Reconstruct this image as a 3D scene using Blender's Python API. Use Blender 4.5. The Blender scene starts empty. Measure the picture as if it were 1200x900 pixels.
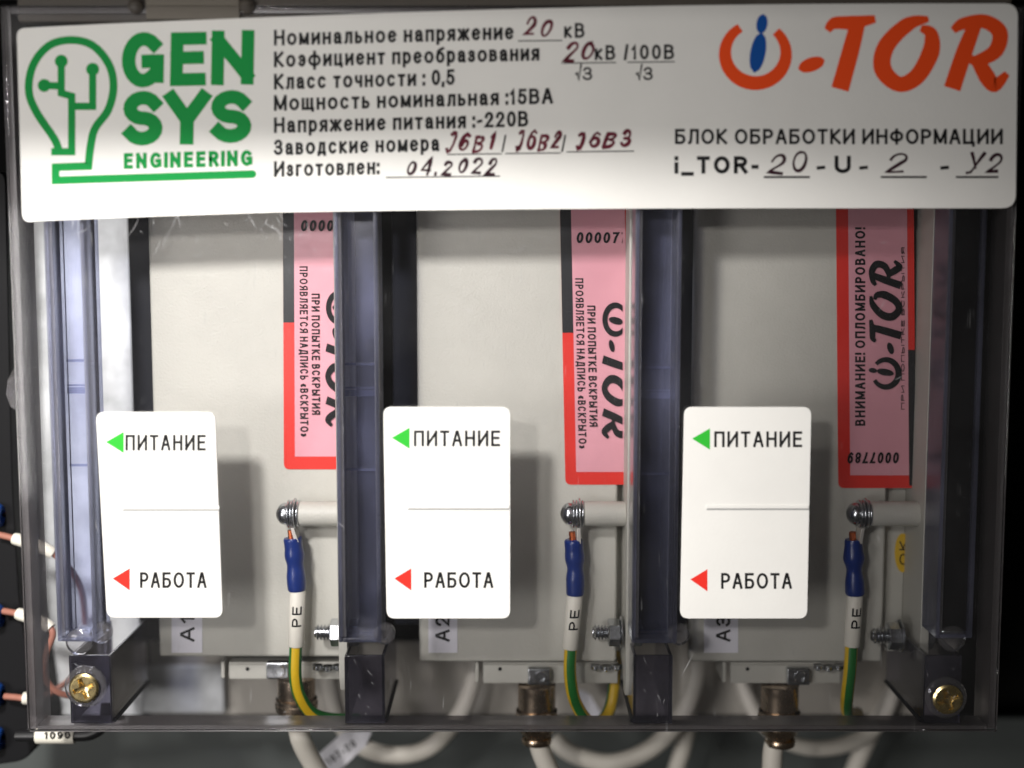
import bpy, bmesh, math, random
from mathutils import Vector
random.seed(7)
SC = bpy.context.scene
COL = SC.collection
S = 0.00025                      # one unit of the layout below is 0.25 mm
# ------------------------------------------------------------------ camera
PITCH = math.radians(5.5); DIST = 1500.0; FOC = 1500.0
CY, SY = math.cos(PITCH), math.sin(PITCH)
CAMP = Vector((0, -DIST * CY, DIST * SY))
cd = bpy.data.cameras.new('camera'); cam = bpy.data.objects.new('camera', cd); COL.objects.link(cam)
cam.location = CAMP * S; cam.rotation_euler = (math.radians(90) - PITCH, 0, 0)
cd.sensor_width = 36; cd.lens = 36 * FOC / 1200; cd.clip_start = 0.01; cd.clip_end = 20
cd.dof.use_dof = True; cd.dof.focus_distance = (DIST + 70) * S; cd.dof.aperture_fstop = 3.5; cd.dof.aperture_blades = 0
SC.camera = cam
# ------------------------------------------------------------------ world and lamps (indoor switch cabinet)
w = bpy.data.worlds.new('World'); SC.world = w; w.use_nodes = True
w.node_tree.nodes['Background'].inputs[0].default_value = (1.0, 0.93, 0.86, 1)
w.node_tree.nodes['Background'].inputs[1].default_value = 0.022
def aim(o, t): o.rotation_euler = (Vector(t) * S - o.location).to_track_quat('-Z', 'Y').to_euler()
# hand lamp held left of the camera
ld = bpy.data.lights.new('inspection_lamp', 'SPOT'); ld.energy = 4.3; ld.color = (1, 0.96, 0.91)
ld.shadow_soft_size = 0.020; ld.spot_size = math.radians(58); ld.spot_blend = 1.0
lo = bpy.data.objects.new('inspection_lamp', ld); COL.objects.link(lo); lo.location = Vector((-640, -2100, 560)) * S; aim(lo, (-360, 0, -60))
# reflector lamp of the room, high and left
ld = bpy.data.lights.new('room_lamp', 'SPOT'); ld.energy = 16.5; ld.color = (1, 0.97, 0.93)
ld.shadow_soft_size = 0.028; ld.spot_size = math.radians(60); ld.spot_blend = 1.0
lo = bpy.data.objects.new('room_lamp', ld); COL.objects.link(lo); lo.location = Vector((-800, -1600, 1000)) * S; aim(lo, (-360, 0, -240))
# broad soft area light added far to the left to fill the shadows
ld = bpy.data.lights.new('fill_light', 'AREA'); ld.energy = 4.4; ld.color = (1, 0.97, 0.94); ld.shape = 'RECTANGLE'; ld.size = 0.36; ld.size_y = 0.30
lo = bpy.data.objects.new('fill_light', ld); COL.objects.link(lo); lo.location = Vector((-2700, -3500, -250)) * S; aim(lo, (-200, 0, -150))
SC.view_settings.view_transform = 'Standard'; SC.view_settings.look = 'None'; SC.view_settings.exposure = 0; SC.view_settings.gamma = 1
SC.render.engine = 'CYCLES'
try:
    SC.cycles.transparent_max_bounces = 40; SC.cycles.max_bounces = 10
except Exception: pass

# ------------------------------------------------------------------ helpers
def at(px, py, Y):
    """point of the plane at depth Y seen at photo position (px, py)"""
    a, b = px - 600.0, 450.0 - py
    d = Vector((a, b * SY + FOC * CY, b * CY - FOC * SY))
    t = (Y - CAMP.y) / d.y
    return CAMP + d * t
def AX(px, py, Y): return at(px, py, Y).x
def AZ(py, Y): return at(600, py, Y).z
def cat(pts, n=8, closed=False):
    P = [Vector(p) for p in pts]; out = []
    for i in range(len(P) - 1):
        p0 = P[max(i - 1, 0)]; p1 = P[i]; p2 = P[i + 1]; p3 = P[min(i + 2, len(P) - 1)]
        for k in range(n):
            t = k / n
            out.append(0.5 * (2 * p1 + (p2 - p0) * t + (2 * p0 - 5 * p1 + 4 * p2 - p3) * t * t + (3 * p1 - p0 - 3 * p2 + p3) * t ** 3))
    out.append(P[-1]); return out
def roundpoly(c, r, n=5):
    out = []; m = len(c)
    for i in range(m):
        p = Vector(c[i]); a = (Vector(c[i - 1]) - p); b = (Vector(c[(i + 1) % m]) - p)
        a = a.normalized() * min(r, a.length * .49); b = b.normalized() * min(r, b.length * .49)
        for k in range(n + 1):
            t = k / n; out.append(p + a * (1 - t) ** 2 + b * t ** 2)
    return out
class MB:
    def __init__(self): self.v = []; self.f = []; self.lay = 0
    def add(self, vs, fs):
        o = len(self.v); self.v += [Vector(x) for x in vs]; self.f += [[i + o for i in f] for f in fs]; return self
    def box(self, x0, x1, y0, y1, z0, z1):
        x0, x1 = sorted((x0, x1)); y0, y1 = sorted((y0, y1)); z0, z1 = sorted((z0, z1))
        return self.add([(x, y, z) for x in (x0, x1) for y in (y0, y1) for z in (z0, z1)],
            [(0, 1, 3, 2), (4, 6, 7, 5), (0, 4, 5, 1), (2, 3, 7, 6), (0, 2, 6, 4), (1, 5, 7, 3)])
    def tube(self, pts, r, n=12, cap=True):
        P = [Vector(p) for p in pts]; m = len(P); R = r if isinstance(r, (list, tuple)) else [r] * m
        up = Vector((0.13, -1, 0.21)).normalized(); vs = []
        for i in range(m):
            t = (P[min(i + 1, m - 1)] - P[max(i - 1, 0)]).normalized()
            u = (up - t * up.dot(t))
            u = u.normalized() if u.length > 1e-4 else t.orthogonal().normalized(); up = u; b = t.cross(u)
            for k in range(n):
                a = 2 * math.pi * k / n; vs.append(P[i] + (u * math.cos(a) + b * math.sin(a)) * R[i])
        fs = [(i * n + k, i * n + (k + 1) % n, (i + 1) * n + (k + 1) % n, (i + 1) * n + k) for i in range(m - 1) for k in range(n)]
        if cap: fs += [tuple(reversed(range(n))), tuple(range((m - 1) * n, m * n))]
        return self.add(vs, fs)
    def lathe(self, o, d, prof, n=24):
        o = Vector(o); d = Vector(d).normalized(); u = d.orthogonal().normalized(); b = d.cross(u); vs = []
        for a, r in prof:
            for k in range(n):
                g = 2 * math.pi * (k + .5) / n; vs.append(o + d * a + (u * math.cos(g) + b * math.sin(g)) * r)
        m = len(prof)
        fs = [(i * n + k, i * n + (k + 1) % n, (i + 1) * n + (k + 1) % n, (i + 1) * n + k) for i in range(m - 1) for k in range(n)]
        fs += [tuple(reversed(range(n))), tuple(range((m - 1) * n, m * n))]
        return self.add(vs, fs)
    def prism(self, poly, Y0, Y1):
        """flat plate: outline given in photo positions on plane Y0, thickness to Y1"""
        a = [at(p[0], p[1], Y0) for p in poly]; n = len(a)
        vs = a + [Vector((p.x, Y1, p.z)) for p in a]
        fs = [tuple(range(n)), tuple(reversed(range(n, 2 * n)))] + [(i, i + n, (i + 1) % n + n, (i + 1) % n) for i in range(n)]
        return self.add(vs, fs)
    def ribbon(self, pts, wd, fn, closed=False, cap=0.0):
        """pen stroke: 2D points and width(s), fn maps (x, y, layer) to 3D"""
        P = [Vector((p[0], p[1])) for p in pts]
        Q = [P[0]]
        for p in P[1:]:
            if (p - Q[-1]).length > 1e-5: Q.append(p)
        P = Q
        if closed and (P[0] - P[-1]).length < 1e-4: P = P[:-1]
        m = len(P)
        if m < 2: return
        W = list(wd) if isinstance(wd, (list, tuple)) else [wd] * m
        while len(W) < m: W.append(W[-1])
        if cap and not closed:
            P[0] = P[0] + (P[0] - P[1]).normalized() * cap; P[-1] = P[-1] + (P[-1] - P[-2]).normalized() * cap
        L = []; R = []
        for i in range(m):
            a = P[i - 1] if (i > 0 or closed) else None; c = P[(i + 1) % m] if (i < m - 1 or closed) else None
            d1 = (P[i] - a).normalized() if a is not None else None; d2 = (c - P[i]).normalized() if c is not None else None
            if d1 is None: d1 = d2
            if d2 is None: d2 = d1
            n1 = Vector((-d1.y, d1.x)); n2 = Vector((-d2.y, d2.x)); nn = n1 + n2
            if nn.length < .35: nn = n1; k = 1
            else:
                nn.normalize(); k = min(1 / max(nn.dot(n1), .3), 1.9)
            L.append(P[i] + nn * (W[i] / 2 * k)); R.append(P[i] - nn * (W[i] / 2 * k))
        self.lay += 1; ly = self.lay * .012
        vs = [fn(p.x, p.y, ly) for p in L] + [fn(p.x, p.y, ly) for p in R]
        e = m if closed else m - 1
        self.add(vs, [(i, (i + 1) % m, (i + 1) % m + m, i + m) for i in range(e)])
    def poly(self, pts, fn):
        self.lay += 1; ly = self.lay * .012
        self.add([fn(p[0], p[1], ly) for p in pts], [tuple(range(len(pts)))])
    def build(self, name, mat, parent=None, org=None, bevel=0, seg=2, smooth=True, ang=35):
        if org is None: org = ORG.get(parent, Vector((0, 0, 0))) if parent is not None else Vector((0, 0, 0))
        me = bpy.data.meshes.new(name)
        me.from_pydata([tuple((p - org) * S) for p in self.v], [], self.f)
        if bevel:
            bm = bmesh.new(); bm.from_mesh(me); bmesh.ops.recalc_face_normals(bm, faces=bm.faces)
            es = [e for e in bm.edges if len(e.link_faces) == 2 and e.calc_face_angle(0) > .6]
            bmesh.ops.bevel(bm, geom=es, offset=bevel * S, segments=seg, profile=.5, affect='EDGES', clamp_overlap=True); bm.to_mesh(me); bm.free()
        else:
            bm = bmesh.new(); bm.from_mesh(me); bmesh.ops.recalc_face_normals(bm, faces=bm.faces); bm.to_mesh(me); bm.free()
        if smooth:
            for p in me.polygons: p.use_smooth = True
            me.set_sharp_from_angle(angle=math.radians(ang))
        me.materials.append(M[mat])
        o = bpy.data.objects.new(name, me); COL.objects.link(o)
        if parent is not None: o.parent = parent; ORG[o] = org
        if bevel and smooth:
            wn = o.modifiers.new('weighted_normal', 'WEIGHTED_NORMAL'); wn.keep_sharp = True; wn.weight = 100
        return o
ORG = {}
def thing(name, label, category, base, group=None):
    o = bpy.data.objects.new(name, None); COL.objects.link(o); b = Vector(base); o.location = b * S; ORG[o] = b
    o.empty_display_size = .005; o['label'] = label; o['category'] = category
    if group: o['group'] = group
    return o
def struct(o): o['kind'] = 'structure'; return o

# ------------------------------------------------------------------ materials
M = {}
def mat(name, col, rough=.5, metal=0, bump=0, bscale=400, var=0, vscale=60, spec=.5, coat=0):
    m = bpy.data.materials.new(name); m.use_nodes = True; nt = m.node_tree; b = nt.nodes['Principled BSDF']
    b.inputs['Base Color'].default_value = (*col, 1); b.inputs['Roughness'].default_value = rough; b.inputs['Metallic'].default_value = metal
    b.inputs['Specular IOR Level'].default_value = spec; b.inputs['Coat Weight'].default_value = coat
    tc = nt.nodes.new('ShaderNodeTexCoord')
    if bump:
        n = nt.nodes.new('ShaderNodeTexNoise'); n.inputs['Scale'].default_value = bscale; n.inputs['Detail'].default_value = 4
        nt.links.new(tc.outputs['Object'], n.inputs['Vector'])
        bp = nt.nodes.new('ShaderNodeBump'); bp.inputs['Strength'].default_value = bump; bp.inputs['Distance'].default_value = .0003
        nt.links.new(n.outputs['Fac'], bp.inputs['Height']); nt.links.new(bp.outputs['Normal'], b.inputs['Normal'])
    if var:
        n = nt.nodes.new('ShaderNodeTexNoise'); n.inputs['Scale'].default_value = vscale; n.inputs['Detail'].default_value = 6; n.inputs['Roughness'].default_value = .65
        nt.links.new(tc.outputs['Object'], n.inputs['Vector'])
        r = nt.nodes.new('ShaderNodeMapRange'); r.inputs[1].default_value = .3; r.inputs[2].default_value = .7; r.inputs[3].default_value = 1 - var; r.inputs[4].default_value = 1 + var * .4
        nt.links.new(n.outputs['Fac'], r.inputs[0])
        mx = nt.nodes.new('ShaderNodeMix'); mx.data_type = 'RGBA'; mx.blend_type = 'MULTIPLY'; mx.inputs[0].default_value = 1; mx.inputs[6].default_value = (*col, 1)
        nt.links.new(r.outputs[0], mx.inputs[7]); nt.links.new(mx.outputs[2], b.inputs['Base Color'])
        r2 = nt.nodes.new('ShaderNodeMapRange'); r2.inputs[3].default_value = rough * .75; r2.inputs[4].default_value = min(rough * 1.3, 1)
        nt.links.new(n.outputs['Fac'], r2.inputs[0]); nt.links.new(r2.outputs[0], b.inputs['Roughness'])
    M[name] = m; return m
mat('vinyl', (.76, .75, .725), .55, spec=.25, bump=.16, bscale=1100, var=.05, vscale=22)
mat('ink_black', (.012, .012, .013), .6, spec=.15); mat('ink_grey', (.33, .33, .33), .6, spec=.15)
mat('ink_maroon', (.13, .012, .028), .6, spec=.15, var=.5, vscale=300); mat('ink_dark', (.04, .012, .02), .6, spec=.15, var=.4, vscale=300)
mat('green', (.0, .25, .045), .6, spec=.15); mat('green_bright', (.03, .42, .035), .6, spec=.15); mat('orange', (.85, .075, .012), .6, spec=.15); mat('blue_print', (.006, .075, .33), .6, spec=.15)
mat('red_print', (.72, .03, .02), .6, spec=.15); mat('seal_red', (.68, .028, .018), .38, var=.06); mat('seal_black', (.014, .015, .017), .35)
mat('seal_pink', (.69, .325, .375), .3, bump=.5, bscale=110, var=.05, vscale=90); mat('yellow_sticker', (.68, .43, .02), .5)
mat('paint', (.50, .49, .435), .5, bump=.4, bscale=1500, var=.09, vscale=28)
mat('paint_dark', (.46, .43, .38), .55, bump=.1, bscale=900, var=.1, vscale=30)
mat('paper', (.74, .73, .78), .6, bump=.05)
mat('zinc', (.62, .64, .66), .24, 1, var=.25, vscale=500); mat('nickel', (.60, .47, .35), .26, 1, var=.3, vscale=250); mat('brass', (.83, .66, .33), .27, 1, var=.2, vscale=400)
mat('tin', (.72, .69, .63), .45, .7); mat('copper', (.62, .16, .06), .4, 1); mat('blue_plastic', (.004, .022, .15), .3, bump=.3, bscale=300, var=.2, vscale=120); mat('sleeve', (.74, .71, .62), .5, var=.05)
mat('wire_yellow', (.72, .46, .01), .38, var=.08); mat('wire_green', (.008, .15, .02), .38); mat('jacket', (.72, .68, .61), .45, var=.08, vscale=30, bump=.1, bscale=200)
mat('wire_red', (.34, .14, .10), .5); mat('black_plastic', (.006, .006, .007), .6, bump=.1, spec=.15); mat('wire_black', (.012, .012, .013), .35)
mat('blue_terminal', (.006, .05, .24), .4); mat('cabinet', (.085, .095, .092), .5, bump=.15, bscale=700, var=.12, vscale=12); mat('black_steel', (.009, .010, .014), .5, var=.2, spec=.2)
mat('galvanised', (.78, .80, .81), .40, .5, var=.5, vscale=30, bump=.15, bscale=60)
mat('dark_back', (.004, .004, .004), .9, spec=.1)
mat('rim', (.085, .072, .058), .6, var=.2); mat('rim_clip', (.16, .14, .11), .6)
mat('scratch', (.45, .45, .47), .5)
def plastic(name, tint, haze, hazecol, rough=.06, scratch=0.0, tw=1.0):
    """see-through polycarbonate: tinted transmission, fresnel gloss, a little milky haze and hairline scratches"""
    m = bpy.data.materials.new(name); m.use_nodes = True; nt = m.node_tree
    for n in list(nt.nodes): nt.nodes.remove(n)
    N = nt.nodes.new; L = nt.links.new
    out = N('ShaderNodeOutputMaterial'); tr = N('ShaderNodeBsdfTransparent'); tr.inputs[0].default_value = (*tint, 1)
    df = N('ShaderNodeBsdfDiffuse'); df.inputs[0].default_value = (*hazecol, 1)
    gl = N('ShaderNodeBsdfGlossy'); gl.inputs['Roughness'].default_value = rough; gl.inputs[0].default_value = (1, 1, 1, 1)
    m1 = N('ShaderNodeMixShader'); m1.inputs[0].default_value = haze; L(tr.outputs[0], m1.inputs[1]); L(df.outputs[0], m1.inputs[2])
    fr = N('ShaderNodeFresnel'); fr.inputs[0].default_value = 1.5
    m2 = N('ShaderNodeMixShader'); L(fr.outputs[0], m2.inputs[0]); L(m1.outputs[0], m2.inputs[1]); L(gl.outputs[0], m2.inputs[2]); L(m2.outputs[0], out.inputs[0])
    tc = N('ShaderNodeTexCoord')
    tot = None
    if scratch:
        for rot, sx, thr in ((.5, 30, .745), (-.35, 24, .75), (1.2, 26, .755)):
            mp = N('ShaderNodeMapping'); mp.inputs['Rotation'].default_value = (0, rot, 0); mp.inputs['Scale'].default_value = (sx * 90, 40, sx * 3.5)
            L(tc.outputs['Object'], mp.inputs['Vector']); nz = N('ShaderNodeTexNoise'); nz.inputs['Scale'].default_value = 1; nz.inputs['Detail'].default_value = 1
            L(mp.outputs[0], nz.inputs['Vector'])
            r = N('ShaderNodeMapRange'); r.inputs[1].default_value = thr; r.inputs[2].default_value = thr + .05; r.inputs[3].default_value = 0; r.inputs[4].default_value = scratch
            L(nz.outputs['Fac'], r.inputs[0])
            if tot is None: tot = r.outputs[0]
            else:
                a = N('ShaderNodeMath'); a.operation = 'ADD'; L(tot, a.inputs[0]); L(r.outputs[0], a.inputs[1]); tot = a.outputs[0]
        nb = N('ShaderNodeTexNoise'); nb.inputs['Scale'].default_value = 26; nb.inputs['Detail'].default_value = 5; L(tc.outputs['Object'], nb.inputs['Vector'])
        rb = N('ShaderNodeMapRange'); rb.inputs[1].default_value = .42; rb.inputs[2].default_value = .72; rb.inputs[3].default_value = haze * .5; rb.inputs[4].default_value = haze * 2
        L(nb.outputs['Fac'], rb.inputs[0])
        a = N('ShaderNodeMath'); a.operation = 'ADD'; a.use_clamp = True; L(tot, a.inputs[0]); L(rb.outputs[0], a.inputs[1]); L(a.outputs[0], m1.inputs[0])
    M[name] = m
plastic('pc_clear', (.975, .975, .985), .005, (.7, .7, .72), .05, scratch=.12)
plastic('pc_smoked', (.76, .78, .88), .12, (.36, .38, .57), .24, scratch=.05)
plastic('pc_dark', (.46, .45, .52), .08, (.17, .16, .22), .14, scratch=.05)
plastic('pc_edge', (.60, .58, .58), .32, (.22, .20, .20), .3)
plastic('pc_boss', (.86, .86, .88), .10, (.55, .53, .53), .08)

# ------------------------------------------------------------------ pen-stroke lettering
def arc(cx, cy, rx, ry, a0, a1, n=9):
    return [(cx + rx * math.cos(math.radians(a0 + (a1 - a0) * i / n)), cy + ry * math.sin(math.radians(a0 + (a1 - a0) * i / n))) for i in range(n + 1)]
def ell(cx, cy, rx, ry, n=20): return arc(cx, cy, rx, ry, 90, 450, n)
GL = {
 'А': (.70, [[(0, 0), (.44, 1), (.56, 1), (1, 0)], [(.2, .34), (.8, .34)]]),
 'Б': (.66, [[(.92, 1), (0, 1), (0, 0), (.55, 0)] + arc(.55, .29, .45, .29, -90, 90) + [(0, .58)]]),
 'В': (.66, [[(0, 0), (0, 1), (.5, 1)] + arc(.5, .77, .4, .23, 90, -90) + [(0, .54)], [(.5, .54)] + arc(.55, .27, .45, .27, 90, -90) + [(0, 0)]]),
 'Г': (.52, [[(0, 0), (0, 1), (1, 1)]]),
 'Д': (.74, [[(0, -.2), (0, 0), (1, 0), (1, -.2)], [(.14, 0), (.3, 1), (.86, 1), (.86, 0)]]),
 'Е': (.62, [[(1, 1), (0, 1), (0, 0), (1, 0)], [(0, .53), (.9, .53)]]),
 'Ж': (.96, [[(.5, 0), (.5, 1)], [(0, 1), (.34, .53), (0, 0)], [(1, 1), (.66, .53), (1, 0)], [(.34, .53), (.66, .53)]]),
 'З': (.6, [arc(.48, .76, .44, .24, 165, -90) + [(.3, .52)], [(.3, .52)] + arc(.48, .26, .52, .26, 90, -165)]),
 'И': (.72, [[(0, 1), (0, 0)], [(0, .06), (1, .94)], [(1, 1), (1, 0)]]),
 'К': (.66, [[(0, 0), (0, 1)], [(.96, 1), (.16, .52), (1, 0)], [(0, .52), (.16, .52)]]),
 'Л': (.68, [[(0, 0), (.12, .05), (.2, .3), (.24, 1), (1, 1), (1, 0)]]),
 'М': (.82, [[(0, 0), (0, 1)], [(1, 0), (1, 1)], [(.03, .94), (.46, .08), (.54, .08), (.97, .94)]]),
 'Н': (.70, [[(0, 0), (0, 1)], [(1, 0), (1, 1)], [(0, .53), (1, .53)]]),
 'О': (.80, [ell(.5, .5, .5, .5)]),
 'П': (.70, [[(0, 0), (0, 1), (1, 1), (1, 0)]]),
 'Р': (.64, [[(0, 0), (0, 1), (.5, 1)] + arc(.5, .73, .5, .27, 90, -90) + [(0, .46)]]),
 'С': (.72, [arc(.5, .5, .5, .5, 42, 318, 16)]),
 'Т': (.64, [[(0, 1), (1, 1)], [(.5, 0), (.5, 1)]]),
 'У': (.66, [[(0, 1), (.52, .3)], [(1, 1), (.48, .16), (.36, .02), (.08, 0)]]),
 'Ф': (.84, [ell(.5, .52, .5, .33), [(.5, -.03), (.5, 1.03)]]),
 'Ц': (.74, [[(0, 1), (0, 0), (1, 0), (1, -.2)], [(.84, 1), (.84, 0)]]),
 'Ч': (.64, [[(0, 1), (0, .62), (.12, .47), (.4, .42), (1, .5)], [(1, 0), (1, 1)]]),
 'Щ': (1.0, [[(0, 1), (0, 0), (1, 0), (1, -.2)], [(.45, 1), (.45, 0)], [(.9, 1), (.9, 0)]]),
 'Ы': (.84, [[(0, 1), (0, 0), (.35, 0)] + arc(.4, .29, .3, .29, -90, 90) + [(0, .58)], [(1, 0), (1, 1)]]),
 'Ь': (.62, [[(0, 1), (0, 0), (.5, 0)] + arc(.52, .29, .48, .29, -90, 90) + [(0, .58)]]),
 'Э': (.72, [arc(.5, .5, .5, .5, 138, -138, 16), [(.35, .52), (.98, .52)]]),
 'Я': (.66, [[(1, 0), (1, 1), (.5, 1)] + arc(.5, .73, .5, .27, 90, 270) + [(1, .46)], [(.5, .46), (0, 0)]]),
 'G': (.80, [arc(.5, .5, .5, .5, 48, 310, 18), [(.96, .1), (.96, .46)], [(.66, .46), (.9, .46)]]),
 'N': (.72, [[(0, 0), (0, 1)], [(.02, .92), (.98, .08)], [(1, 0), (1, 1)]]),
 'S': (.70, [arc(.5, .75, .48, .25, 28, 262, 12) + arc(.5, .25, .5, .25, 82, -152, 12)]),
 'Y': (.74, [[(0, 1), (.5, .45), (1, 1)], [(.5, .45), (.5, 0)]]),
 'U': (.70, [[(0, 1), (0, .34)] + arc(.5, .34, .5, .34, 180, 360, 10) + [(1, 1)]]),
 'I': (.12, [[(.5, 0), (.5, 1)]]), 'i': (.14, [[(.5, 0), (.5, .56)], [(.5, .97), (.5, 1)]]),
 'R': (.68, [[(0, 0), (0, 1), (.5, 1)] + arc(.5, .74, .48, .26, 90, -90) + [(0, .48)], [(.5, .48), (1, 0)]]),
 '0': (.58, [ell(.5, .5, .5, .5)]), '1': (.34, [[(0, .74), (.75, 1), (.75, 0)]]),
 '2': (.58, [[(.02, .72)] + arc(.5, .72, .46, .28, 165, -25, 10) + [(0, 0), (1, 0)]]),
 '4': (.6, [[(.75, 0), (.75, 1), (0, .28), (1, .28)]]),
 '5': (.58, [[(.92, 1), (.18, 1), (.08, .5), (.35, .62)] + arc(.48, .32, .5, .32, 80, -155, 12)]),
 '6': (.58, [[(.92, .9), (.6, 1), (.25, .86), (.03, .5)] + arc(.5, .32, .48, .32, 180, 540, 16)]),
 '7': (.56, [[(0, 1), (1, 1), (.55, .5), (.35, 0)]]),
 '8': (.58, [ell(.5, .76, .42, .24, 16), ell(.5, .26, .5, .26, 16)]),
 '9': (.58, [[(.08, .1), (.4, 0), (.75, .14), (.97, .5)] + arc(.5, .68, .48, .32, 0, 360, 16)]),
 ',': (.1, [[(.5, .06), (.5, 0), (0, -.16)]]), '.': (.1, [[(.5, .0), (.5, .08)]]), ':': (.1, [[(.5, .0), (.5, .08)], [(.5, .6), (.5, .68)]]),
 '-': (.36, [[(0, .36), (1, .36)]]), '~': (.36, [[(0, .36), (1, .42)]]), '/': (.3, [[(0, -.05), (1, 1.05)]]), '!': (.1, [[(.5, 1), (.5, .46)], [(.5, 0), (.5, .02)]]),
 '_': (.56, [[(-.1, -.16), (1.1, -.16)]]), '«': (.5, [[(.45, .65), (.05, .38), (.45, .1)], [(.95, .65), (.55, .38), (.95, .1)]]), '»': (.5, [[(.05, .65), (.45, .38), (.05, .1)], [(.55, .65), (.95, .38), (.55, .1)]]),
 '√': (.45, [[(0, .42), (.25, .5), (.55, -.05), (1, 1.15)]]),
 'j': (.5, [[(.12, .88), (.4, 1), (.75, .98), (.95, .75), (.88, .35), (.6, .04), (.25, .0), (.02, .14)]]),
 'а': (.56, [[(.06, .54), (.18, .68), (.48, .73), (.78, .67), (.88, .5), (.88, .1), (1, 0)], [(.88, .44), (.4, .4), (.1, .31), (.04, .15), (.22, .0), (.58, .03), (.88, .22)]]),
 'е': (.58, [[(.02, .38), (1, .38)] + arc(.5, .365, .5, .365, 0, 320, 16)]),
 'р': (.56, [[(0, -.27), (0, .73)], ell(.5, .365, .5, .365)]),
 'б': (.58, [ell(.5, .34, .5, .34), [(.95, 1.02), (.5, .93), (.16, .8), (0, .4)]]),
 'ф': (.86, [ell(.5, .365, .5, .365), [(.5, -.27), (.5, 1)]]),
 'э': (.54, [arc(.5, .365, .5, .365, 140, -140, 14), [(.35, .38), (.98, .38)]]),
}
for lo_, up_ in zip('номильпяжцтзвсчщдкг', 'НОМИЛЬПЯЖЦТЗВСЧЩДКГ'):
    w_, st = GL[up_]; GL[lo_] = (w_ * .80, [[(x, y * .73) for x, y in s] for s in st])
for lat, cyr in zip('TOEAB3C', 'ТОЕАВЗС'): GL[lat] = GL[cyr]
GL['3'] = (.58, GL['З'][1])
def text(mb, s, o, d, up, width, h, t, fn, slant=0, gap=.24, jit=0, sub=0):
    """lay out s from o along unit vector d (photo px), fitted to width, cap height h, pen width t"""
    o = Vector(o); d = Vector(d).normalized(); up = Vector(up).normalized()
    tot = sum((.32 if c == ' ' else GL[c][0] + gap) for c in s) - gap
    k = width / tot; x = 0
    for c in s:
        if c == ' ': x += .32 * k; continue
        wg, st = GL[c]; wpx = wg * k; jy = random.uniform(-jit, jit) * h; js = 1 + random.uniform(-jit, jit)
        for pl in st:
            q = []
            for a, b in pl:
                yy = t / 2 + b * (h * js - t) + jy; xx = x + min(t / 2, wpx * .3) + a * max(wpx - t, wpx * .4) + slant * yy
                q.append(o + d * xx + up * yy)
            cl = len(q) > 4 and (q[0] - q[-1]).length < 1e-3
            if sub:
                e = [q[0]]
                for a_, b_ in zip(q, q[1:]):
                    n_ = max(1, int((b_ - a_).length / sub)); e += [a_.lerp(b_, (k_ + 1) / n_) for k_ in range(n_)]
                q = e
            W = t
            if jit:
                p1, p2, f1 = random.uniform(0, 6.3), random.uniform(0, 6.3), random.uniform(.15, .4)
                q = [v + d * (h * .035 * math.sin(p1 + f1 * k_)) + up * (h * .035 * math.sin(p2 + f1 * 1.3 * k_)) for k_, v in enumerate(q)]
                ph, fr = random.uniform(0, 6.3), random.uniform(.25, .5); W = [t * (1 + .28 * math.sin(ph + fr * k_)) for k_ in range(len(q))]
            mb.ribbon(q, W, fn, closed=cl, cap=0 if cl else t / 2)
        x += (wg + gap) * k
def onplane(Y): return lambda x, y, l: at(x, y, Y - l)
def brush_logo(mb_main, mb_i, X):
    """brush-lettered mark: open ring with a figure i, dash, T, O, R; X maps its own px to the surface"""
    r = [(322 + 100 * math.cos(math.radians(a)), 175 + 97 * math.sin(math.radians(a))) for a in range(-48, 244, 9)]
    n = len(r); wd = [24 + 22 * math.sin(math.pi * min(1, (i + 3) / (n + 5))) for i in range(n)]; mb_main.ribbon(r, wd, X)
    def blob(p, q, w_, mb):
        pts = [Vector(p).lerp(Vector(q), i / 10) for i in range(11)]
        mb.ribbon(pts, [max(2, w_ * math.sqrt(max(0, 1 - (i / 5 - 1) ** 2))) for i in range(11)], X)
    blob((342, 106), (318, 238), 50, mb_i); blob((348, 46), (338, 110), 36, mb_i); blob((462, 226), (548, 196), 46, mb_main)
    def st(pts, ws, k=6):
        P = cat([(*p, 0) for p in pts], k); m = len(P); W = []
        for i in range(m):
            f = i / (m - 1) * (len(ws) - 1); j = min(int(f), len(ws) - 2); W.append(ws[j] + (ws[j + 1] - ws[j]) * (f - j))
        mb_main.ribbon([(p.x, p.y) for p in P], W, X)
    st([(557, 100), (580, 76), (640, 74), (714, 62)], [22, 40, 46, 24]); st([(655, 80), (632, 170), (598, 292)], [50, 56, 58])
    st([(888, 62), (820, 80), (750, 150), (738, 225), (790, 275), (850, 250), (895, 170), (895, 110), (862, 92)], [18, 48, 56, 58, 50, 54, 58, 44, 20])
    st([(1040, 80), (1005, 170), (965, 290)], [44, 54, 56]); st([(968, 100), (1000, 78), (1070, 70), (1120, 105), (1108, 165), (1050, 198), (1020, 190)], [22, 40, 46, 52, 50, 40, 22])
    st([(1045, 190), (1078, 250), (1105, 278), (1145, 240)], [44, 54, 46, 20])

def pbox(mb, px0, px1, py0, py1, Yr, Y0, Y1):
    pm = (py0 + py1) / 2
    return mb.box(AX(px0, pm, Yr), AX(px1, pm, Yr), Y0, Y1, AZ(py0, Yr), AZ(py1, Yr))
def path(pts, n=8): return cat([at(*p) for p in pts], n)
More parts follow.
